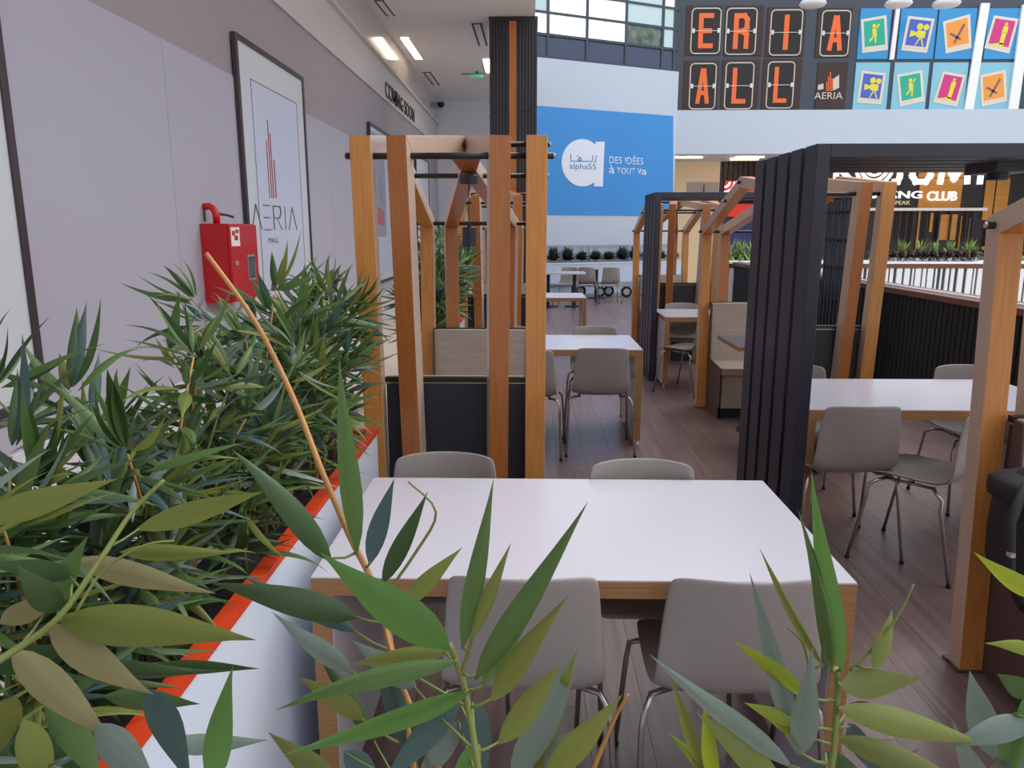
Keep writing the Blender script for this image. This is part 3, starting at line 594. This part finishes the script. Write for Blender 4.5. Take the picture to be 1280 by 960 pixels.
# ---- black frames
def black_frame(y0, n, label):
    t = thing('black_frame', label, 'pergola', (0, 0, 0), 0, 'black slatted portal frames'); XL, XR, H, D, S = 1.305, 3.38, 2.015, .155, .2; T = .062
    for k in range(n):
        y = y0+k*S
        MB().box(XL, XL+T, y, y+D, 0, H).build('blade', 'black_metal', t, bevel=.003); MB().box(XL+T, XR, y, y+D, H-T, H).build('top_beam', 'black_metal', t, bevel=.003)
        MB().box(XR, XR+.04, y, y+.04, 0, H).build('lattice_bar', 'black_metal', t); MB().box(XR, XR+.04, y+S/2, y+S/2+.03, 0, H-.05).build('lattice_bar', 'black_metal', t)
    MB().box(XL+.012, XL+T-.012, y0+D, y0+(n-1)*S, .76, .80).build('cross_rail', 'black_metal', t)
    for z in (.45, .85, 1.2, 1.5, 1.8): MB().box(XR+.01, XR+.03, y0, y0+n*S, z, z+.03).build('lattice_rail', 'black_metal', t)
    MB().box(2.27, 2.46, y0+.25, y0+.53, H-T-.045, H-T).build('lamp_bracket', 'black_metal', t)
    MB().box(XL-.005, XL+T+.06, y0-.02, y0+(n-1)*S+D+.02, 0, .01).build('floor_plate', 'black_metal', t)
black_frame(3.61, 5, 'nearer black slatted metal frame over the white table'); black_frame(8.15, 4, 'farther black slatted metal frame beyond the wood bench')

# ---- divider planter along the right
dv = thing('divider', 'long black ribbed divider with brown cap on the right', 'divider'); XD = 3.68
MB().box(XD, XD+.3, 4.2, 13.85, 0, 1.0).build('body', 'ribbed_black', dv)
rm = MB().box(-.005, 0, 0, .045, .02, .99).mesh('rib', 'rib_line')
for k in range(116): o = obj('rib', rm, dv); o.location = (XD, 4.22+k*.083, 0)
MB().box(XD-.03, XD+.33, 4.2, 13.85, 1.0, 1.055).build('cap', 'cap_brown', dv, bevel=.004); MB().box(XD+.06, XD+.09, 4.2, 13.85, 1.055, 1.075).build('white_edge', 'slat_white', dv)
# ---- kiosk with striped front
KY = 14.0; kk = thing('kiosk', 'white and dark striped kiosk counter beyond the black divider', 'counter')
l, r, zb2, zt2 = rect(905, 327, 1330, 375, KY)
MB().box(l, r, KY+.03, KY+.7, 0, zt2-.04).build('body', 'slat_dark', kk); MB().box(l-.05, r, KY-.05, KY+.75, zt2-.04, zt2).build('counter_top', 'slat_white', kk, bevel=.005); MB().box(l-.02, r, KY-.01, KY+.03, zt2-.12, zt2-.04).build('brown_band', 'cap_brown', kk)
x = l
while x < r:
    wd = rnd.choice((.03, .05, .06, .1)); MB().box(x, x+wd, KY, KY+.03, .05, zt2-.12).build('slat', 'slat_white', kk); x += wd+rnd.choice((.03, .04, .06))
# ---- parapet, hedge, railing in front of the banner wall
ppt = thing('parapet', 'low pale blue planter wall in front of the banner wall', 'wall'); PA0 = Vector((.25, 16.45, 0)); PM = plane_M(BA+bn*.62, bu, bn)
MB().box(0, BLn+.1, .0, .77, -.35, 0, 0, PM).build('front', 'parapet', ppt); MB().box(0, BLn+.1, .77, .80, -.37, .02, 0, PM).build('ledge', 'pot_white', ppt); MB().box(0.3, BLn-.3, .24, .29, 0, .1, 0, PM).build('lower_shelf', 'rail_metal', ppt)
rl = thing('railing', 'thin grey metal railing on the pale planter wall', 'railing')
RM = plane_M(BA+bn*.06, bu, bn)
MB().box(0, BLn+.1, 1.20, 1.23, 0, .03, 0, RM).build('top_rail', 'rail_metal', rl)
for u in (.4, 1.2, 1.68, 1.9, 2.12, 3.1, 4.0): MB().box(u-.018, u+.018, .80, 1.20, 0, .03, 0, RM).build('post', 'rail_metal', rl)

# ---- plants
def leaf_mesh(name, m, bow, fold, rows=9, peak=.38):
    mb = MB()
    for i in range(rows+1):
        y = i/rows; h = .5*math.sin(math.pi*y**.70)**1.1*(1-.2*y)*1.1
        if i == 0: h = .04
        if i == rows: h = .004
        z = bow*4*y*(1-y)
        mb.v += [(-h, y, z-fold*h), (0, y, z), (h, y, z-fold*h)]
    for i in range(rows):
        for k in range(2): mb.f.append([i*3+k, i*3+k+1, i*3+k+4, i*3+k+3]); mb.m.append(0)
    return mb.mesh(name, m, True)
LMESH = {m.name: [leaf_mesh('leaf', m, b, f) for b, f in ((.05, .085), (.12, .10), (-.04, .07))] for m in LEAF}
def leaf(parent, base, tip, width, m, k=0, tocam=True, roll=0.0, name='leaf'):
    base = Vector(base); tip = Vector(tip); d = tip-base; L = d.length; d.normalize()
    n = (Vector((0, 0, CAM_H))-base).normalized() if tocam else Vector((0, 0, 1))
    n = n-d*n.dot(d)
    n = n.normalized() if n.length > 1e-3 else d.orthogonal().normalized()
    if roll: n = Matrix.Rotation(roll, 3, d) @ n
    s = d.cross(n)
    M = Matrix(((s.x*width, d.x*L, n.x*L, base.x), (s.y*width, d.y*L, n.y*L, base.y), (s.z*width, d.z*L, n.z*L, base.z), (0, 0, 0, 1)))
    o = obj(name, LMESH[m.name][k % 3], parent); o.matrix_basis = Matrix.Translation(-parent.location) @ M
    return o
def make_planter(x0, x1, y0, y1, label):
    t = thing('planter', label, 'planter', ((x0+x1)/2, (y0+y1)/2, 0), 0, 'white planters with orange rims'); hx = (x1-x0)/2; hy = (y1-y0)/2; T = .03
    b = MB()
    for a in ((-hx, -hx+T, -hy, hy), (hx-T, hx, -hy, hy), (-hx+T, hx-T, -hy, -hy+T), (-hx+T, hx-T, hy-T, hy)): b.box(*a, 0, .78)
    b.build('box', 'planter_white', t)
    b = MB(); T = .036
    for a in ((-hx-.004, -hx+T, -hy-.004, hy+.004), (hx-T, hx+.004, -hy-.004, hy+.004), (-hx+T, hx-T, -hy-.004, -hy+T), (-hx+T, hx-T, hy-T, hy+.004)): b.box(*a, .78, .80)
    b.build('rim', 'orange_rim', t); b = MB(); n = 14
    MB().box(-hx+.03, hx-.03, -hy+.03, hy-.03, .5, .72).build('soil', 'soil', t)
make_planter(-.95, -.65, .05, 3.08, 'white planter with orange rim along the foreground table')
make_planter(-.95, -.65, 5.35, 7.4, 'white planter with orange rim behind the first pergola')
make_planter(-.6, 2.2, .12, .5, 'white planter with orange rim closest to the camera')
def bush(x, y, z0, label, stems, zt, spread, nodes, per, ll, group, pal, lw=(.1, .15), seed=0, name='bamboo_plant'):
    r = random.Random(seed); t = thing(name, label, 'plant', (x, y, z0), 0, group)
    for s in range(stems):
        a = r.uniform(0, 2*math.pi); rr = r.uniform(.3, 1)*spread; top = Vector((math.cos(a)*rr*.8, math.sin(a)*rr, zt-z0-r.uniform(0, .22)))
        b0 = Vector((r.uniform(-.05, .05), r.uniform(-.07, .07), -.02)); mid = b0.lerp(top, .5)+Vector((0, 0, .07))
        path = [b0, b0.lerp(mid, .5)+Vector((0, 0, .03)), mid, mid.lerp(top, .55)+Vector((0, 0, .015)), top]
        MB().tube(path, [.006, .005, .004, .003, .002], 6).build('stem', 'cane' if s % 2 else 'green_stem', t, True)
        for k in range(nodes):
            f = .22+.78*k/(nodes-1); seg = min(3, int(f*4)); p = path[seg].lerp(path[seg+1], f*4-seg)
            fan = r.uniform(0, 2*math.pi)
            for j in range(per):
                q = fan+r.uniform(-1.5, 1.5); el = r.uniform(-.35, .95) if k < nodes-1 else r.uniform(.2, 1.3)
                d = Vector((math.cos(q)*math.cos(el), math.sin(q)*math.cos(el), math.sin(el)-.1)); L = r.uniform(*ll)
                base = p+Vector((d.x, d.y, d.z))*.02
                leaf(t, t.location+base, t.location+base+d*L, L*r.uniform(*lw), r.choice(pal), r.randrange(3), False, r.uniform(-.7, .7))
    return t
PAL = [LD, LD, LM, LM, LB, LO, LO, LD, LM, LS]
nth = ['first', 'second', 'third', 'fourth', 'fifth', 'sixth', 'seventh', 'eighth', 'ninth', 'tenth', 'eleventh']
for i, (dx, y, zt, sp_, nd) in enumerate(((.02, 2.92, 1.50, .15, 7), (-.03, 2.68, 1.36, .20, 7), (.03, 2.45, 1.44, .22, 7), (-.02, 2.22, 1.30, .24, 6), (.0, 2.05, 1.47, .25, 7), (.03, 1.8, 1.22, .22, 6), (-.04, 1.62, 1.32, .25, 6), (.02, 1.4, 1.36, .26, 6), (-.02, 1.2, 1.20, .25, 6), (.0, 1.02, 1.33, .25, 6), (.03, .75, 1.14, .2, 5))):
    bush(-.80+dx, y, .72, 'leafy bamboo plant in the foreground planter, %s counted from the wooden post' % nth[i], 5, zt, sp_, nd, 8, (.12, .21), 'bamboo plants in the foreground planter', PAL, (.10, .15), 100+i)
fs = ['nearest the pergola bench', 'second from the bench', 'in the middle', 'second from the far end', 'at the far end']
for i, (y, zt) in enumerate(((5.65, 1.30), (6.05, 1.46), (6.4, 1.40), (6.75, 1.56), (7.15, 1.5))):
    bush(-.80, y, .72, 'bamboo plant in the planter behind the pergola, ' + fs[i], 5, zt, .33, 7, 8, (.16, .27), 'bamboo plants in the far planter', [LD, LM, LM, LB, LO], (.10, .15), 200+i)
# front plants, leaf by leaf
def hero(name, label, soil, canes, leaves, D):
    t = thing(name, label, 'plant', soil, 0, 'bamboo plants right before the camera'); L = t.location; axis = []
    for c in canes:
        pts = [atY(x, y, d) for x, y, d in c[0]]
        if c[2]:
            b0 = Vector(soil)+Vector((rnd.uniform(-.03, .03), rnd.uniform(-.03, .03), -.01)); pts = [b0.lerp(pts[0], k/8) for k in range(8)]+pts
        q = []
        for i in range(len(pts)-1):
            p0, p1, p2, p3 = pts[max(i-1, 0)], pts[i], pts[i+1], pts[min(i+2, len(pts)-1)]
            for k in range(4):
                f = k/4; q.append(.5*((2*p1)+(p2-p0)*f+(2*p0-5*p1+4*p2-p3)*f*f+(3*p1-p0-3*p2+p3)*f**3))
        pts = q+[pts[-1]]
        axis += pts
        n = len(pts); MB().tube([p-L for p in pts], [c[1]*(1-.45*i/(n-1)) for i in range(n)], 8).build('stem', c[3], t, True)
    for i, (bx, by, tx, ty, wp, m, *dd) in enumerate(leaves):
        d0 = D+(dd[0] if dd else 0); d1 = d0+(dd[1] if len(dd) > 1 else ((i*37) % 7-3)*.008)
        a = atY(bx, by, d0); b = atY(tx, ty, d1)
        q = min(axis, key=lambda p: (p-a).length+max(0, p.z-a.z)*1.5)
        if .004 < (q-a).length < .13: MB().tube([q-L, q.lerp(a, .5)-L-Vector((0, 0, .1))*min(.03, (q-a).length*.4), a+(b-a)*.03-L], [.0016, .0013, .001], 6).build('twig', 'green_stem', t, True)
        leaf(t, a, b, wp/F_PX*d0*1.12, m, i % 3, True, ((i*53) % 9-4)*.08)
    return t
hero('bamboo_plant', 'bamboo sprig at the bottom centre before the foreground table', (-.05, .42, .72),
     [([(600, 985, .55), (588, 900, .57), (578, 850, .58), (562, 805, .58)], .0046, True, 'green_stem'), ([(575, 850, .58), (590, 800, .58), (600, 760, .58)], .002, False, 'green_stem'), ([(740, 965, .6), (765, 905, .6), (785, 868, .6)], .0025, False, 'cane'),],
     [(562, 812, 400, 690, 50, LG), (572, 826, 345, 888, 26, LM), (588, 864, 350, 945, 28, LG), (578, 812, 617, 598, 24, LM), (594, 850, 735, 627, 30, LM), (600, 862, 694, 696, 22, LM), (588, 800, 639, 678, 18, LO), (614, 876, 711, 744, 30, LO),
      (622, 930, 701, 828, 32, LO), (590, 875, 604, 985, 40, LB, .05), (640, 975, 725, 800, 40, LS, .04), (668, 985, 722, 810, 24, LO, .05), (682, 975, 778, 868, 34, LO, .03), (560, 815, 440, 830, 22, LO, .03), (575, 870, 470, 990, 34, LB, .04), (520, 860, 440, 800, 30, LS, .08), (575, 900, 520, 980, 30, LS, .06), (480, 815, 530, 990, 30, LB, .08), (600, 930, 560, 990, 26, LG, .02), (650, 960, 735, 905, 26, LS, .06)], .57)
hero('bamboo_plant', 'bamboo sprig with tan cane rising across the orange rim', (-.25, .42, .72),
     [([(520, 985, .66), (478, 765, .70), (437, 670, .72), (402, 588, .74), (372, 510, .77), (342, 445, .79), (310, 388, .80), (258, 317, .82)], .0045, True, 'cane'), ([(470, 760, .7), (520, 690, .7), (545, 640, .7), (510, 602, .7)], .0018, False, 'green_stem'), ([(560, 985, .62), (500, 850, .66), (478, 765, .7)], .003, False, 'cane')],
     [(446, 692, 424, 446, 26, LM), (415, 702, 290, 562, 30, LD), (462, 706, 493, 598, 24, LB), (478, 730, 535, 614, 22, LD), (448, 772, 262, 728, 34, LD), (446, 790, 300, 718, 22, LB, .02), (500, 760, 578, 684, 22, LO), (440, 840, 340, 765, 24, LS), (455, 900, 372, 845, 26, LO), (420, 980, 335, 915, 30, LO), (470, 930, 385, 800, 22, LD, .04), (430, 940, 480, 985, 30, LB)], .70)
hero('bamboo_plant', 'upright bamboo sprig at the bottom right before the foreground table', (.42, .42, .72),
     [([(1040, 985, .56), (1043, 930, .57), (1047, 860, .58), (1045, 835, .58)], .0048, True, 'green_stem'), ([(1062, 838, .58), (1100, 800, .58), (1125, 765, .58), (1142, 730, .58)], .0016, False, 'green_stem'), ([(1012, 840, .58), (1004, 805, .58), (985, 785, .58)], .0014, False, 'green_stem')],
     [(1052, 842, 1014, 588, 26, LG), (1040, 842, 997, 636, 20, LM), (1030, 835, 949, 684, 12, LO), (998, 945, 937, 716, 26, LS), (1000, 945, 1016, 808, 32, LS), (1050, 858, 1152, 848, 34, LO), (1048, 885, 1232, 930, 34, LO), (1046, 922, 1215, 985, 30, LO), (1012, 874, 917, 801, 20, LY), (990, 960, 812, 818, 28, LS), (1092, 838, 1115, 762, 20, LO), (1005, 905, 930, 878, 18, LY),
      (980, 985, 870, 890, 34, LO), (905, 985, 835, 915, 18, LY, .03), (885, 985, 838, 845, 16, LO, .03), (892, 985, 880, 870, 20, LY, .02), (1020, 925, 960, 900, 20, LY), (1060, 905, 1120, 990, 26, LB), (1030, 940, 1095, 990, 24, LD, .03), (1062, 880, 1120, 905, 26, LD, .04), (1000, 960, 1060, 990, 30, LB, .02), (1080, 985, 1150, 935, 22, LS, .05)], .57)
hero('bamboo_plant', 'yellow green bamboo tips at the right edge before the bag', (.95, .42, .72),
     [([(1330, 985, .6), (1310, 880, .6), (1300, 800, .6)], .0045, True, 'green_stem')],
     [(1305, 752, 1217, 690, 24, LY), (1300, 815, 1230, 804, 18, LY), (1245, 950, 1212, 838, 36, LS, .03), (1290, 870, 1246, 842, 26, LM), (1290, 900, 1180, 935, 30, LS), (1300, 950, 1215, 985, 34, LS), (1270, 890, 1255, 985, 28, LM), (1230, 985, 1190, 900, 28, LS, .03), (1305, 850, 1262, 980, 26, LG)], .6)
hero('bamboo_plant', 'bamboo sprig with broad olive leaves at the lower left corner', (-.46, .45, .72),
     [([(-60, 860, .66), (20, 812, .70), (75, 770, .72), (125, 700, .76), (165, 640, .8), (205, 600, .82)], .0045, False, 'green_stem'), ([(95, 765, .72), (130, 712, .74), (180, 682, .75), (218, 676, .76)], .002, False, 'green_stem'), ([(-60, 985, .6), (-60, 860, .66)], .005, True, 'green_stem')],
     [(72, 772, 320, 800, 52, LO), (60, 782, 192, 868, 42, LW), (185, 862, 240, 985, 38, LB), (14, 812, 140, 925, 42, LW), (120, 905, 200, 990, 40, LS), (170, 662, 330, 614, 28, LO, .08), (-30, 652, 148, 598, 34, LO, .08), (75, 765, 20, 705, 34, LD), (90, 720, -20, 705, 26, LD, .03), (262, 985, 291, 832, 36, LG, .1), (100, 830, 270, 838, 22, LD, .1), (170, 838, 325, 836, 18, LD, .14),
      (90, 700, 270, 742, 30, LW, .1), (150, 690, 300, 690, 20, LO, .16), (20, 870, -40, 985, 40, LO), (60, 860, 130, 985, 40, LM, .06), (30, 900, 60, 1000, 40, LO), (200, 930, 335, 925, 26, LS, .12), (60, 760, 110, 670, 30, LM, .05), (0, 780, 90, 730, 30, LW, .1), (10, 930, 120, 960, 40, LD, .1), (-20, 840, 110, 800, 30, LD, .12), (140, 800, 240, 740, 26, LB, .14), (130, 870, 250, 880, 26, LM, .16)], .74)
# hedge, ferns, kiosk plants
def tuft(name, loc, R, H, n, m, label, cat, group, wid=.12, droop=.5, seed=0, pot=None):
    r = random.Random(seed); t = thing(name, label, cat, loc, 0, group); mb = MB()
    for i in range(n):
        a = r.uniform(0, 6.283); el = r.uniform(.2, 1.35); L = r.uniform(.6, 1)
        pts = []
        for k in range(4):
            f = k/3; rad = R*L*math.cos(el)*f; z = H*L*math.sin(el)*f-droop*H*f*f*math.cos(el)*.6; pts.append((rad, z+.05))
        q = Vector((-math.sin(a), math.cos(a), 0)); b = len(mb.v)
        for k, (rd, z) in enumerate(pts):
            hw = wid*R*(.35, 1, .8, .04)[k]; c = Vector((rd*math.cos(a), rd*math.sin(a), z)); mb.v += [tuple(c-q*hw), tuple(c+q*hw)]
        for k in range(3): mb.f.append([b+2*k, b+2*k+1, b+2*k+3, b+2*k+2]); mb.m.append(0)
    mb.build('foliage', m, t, True)
    if pot: MB().lathe([(pot*.6, 0), (pot, pot*.6), (pot*.95, pot*1.1), (pot*.7, pot*1.2)], 14).build('pot', 'pot_white', t, True)
    return t
for i in range(11):
    u = .25+i*.41; p = BM @ Vector((u, .80, .40)); h = .42 if i in (1, 2, 6, 7) else .30
    tuft('hedge_plant', p, .36, h, 220, 'hedge', 'dark green hedge plant on the pale planter wall, %s' % ['leftmost', 'second from left', 'third from left', 'fourth from left', 'fifth from left', 'sixth from left', 'sixth from right', 'fourth from right', 'third from right', 'second from right', 'rightmost'][i] , 'plant', 'hedge plants on the pale planter wall', .085, .3, i)
kx = [1100, 1128, 1150, 1168, 1188, 1212, 1268, 925, 940, 912, 1045]
for i, px in enumerate(kx):
    p = atY(px, 318, KY+.55); nm = ['beside the inner tall wooden post', 'under the sign lettering DPEAK', 'left of the orange lit panel', 'before the orange lit panel', 'before the pale door post', 'beside the black pendant lamp', 'right of the right wooden post', 'below the purple board, middle', 'below the purple board, right', 'below the purple board, left', 'behind the black lattice'][i]
    tuft('fern', (p.x, p.y, zt2), .45, .55, 110, 'fern', 'light green fern on the kiosk, ' + nm, 'plant', 'ferns on the kiosk', .035, 1.5, 40+i)
words = ['first', 'second', 'third', 'fourth', 'fifth', 'sixth', 'seventh', 'eighth', 'ninth', 'tenth', 'eleventh', 'twelfth']
for i in range(12):
    p = atY(1106+i*10, 326, KY+.18); tuft('potted_plant', (p.x, KY+.18, zt2), .17, .24, 60, 'rosette', 'small purple leaved plant in white pot on kiosk edge, %s from the left' % words[i], 'plant', 'small potted plants on the kiosk edge', .18, .6, 80+i, .06)
# backpack on the right bench
t = thing('backpack', 'dark backpack lying on the bench at the right edge', 'bag', (1.72, 2.32, .46), math.radians(6))
def blob(rx, ry, rz, c, p=3.0, n=20, m=12):
    mb = MB(); prof = []
    for i in range(m+1):
        th = -math.pi/2+math.pi*i/m
        for k in range(n):
            ph = 2*math.pi*k/n; f = lambda v: math.copysign(abs(v)**(2/p), v)
            mb.v.append((c[0]+rx*f(math.cos(th))*f(math.cos(ph)), c[1]+ry*f(math.cos(th))*f(math.sin(ph)), c[2]+rz*f(math.sin(th))))
    for i in range(m):
        for k in range(n): mb.f.append([i*n+k, i*n+(k+1) % n, (i+1)*n+(k+1) % n, (i+1)*n+k]); mb.m.append(0)
    return mb
blob(.23, .12, .22, (0, 0, .22)).build('body', 'bag', t, True); blob(.16, .05, .11, (0, -.12, .14)).build('front_pocket', 'bag', t, True); blob(.235, .125, .05, (0, 0, .36), 4).build('top_flap', 'bag', t, True)
MB().tube([(-.2, -.06, .4), (-.27, -.1, .3), (-.27, -.13, .12), (-.2, -.12, .02)], .016, 8).build('strap', 'bag', t, True); MB().tube([(-.05, 0, .42), (-.04, 0, .47), (.04, 0, .47), (.05, 0, .42)], .012, 8).build('handle', 'bag', t, True)
MB().box(-.285, -.27, -.14, -.12, .2, .213).build('buckle', 'silver', t)
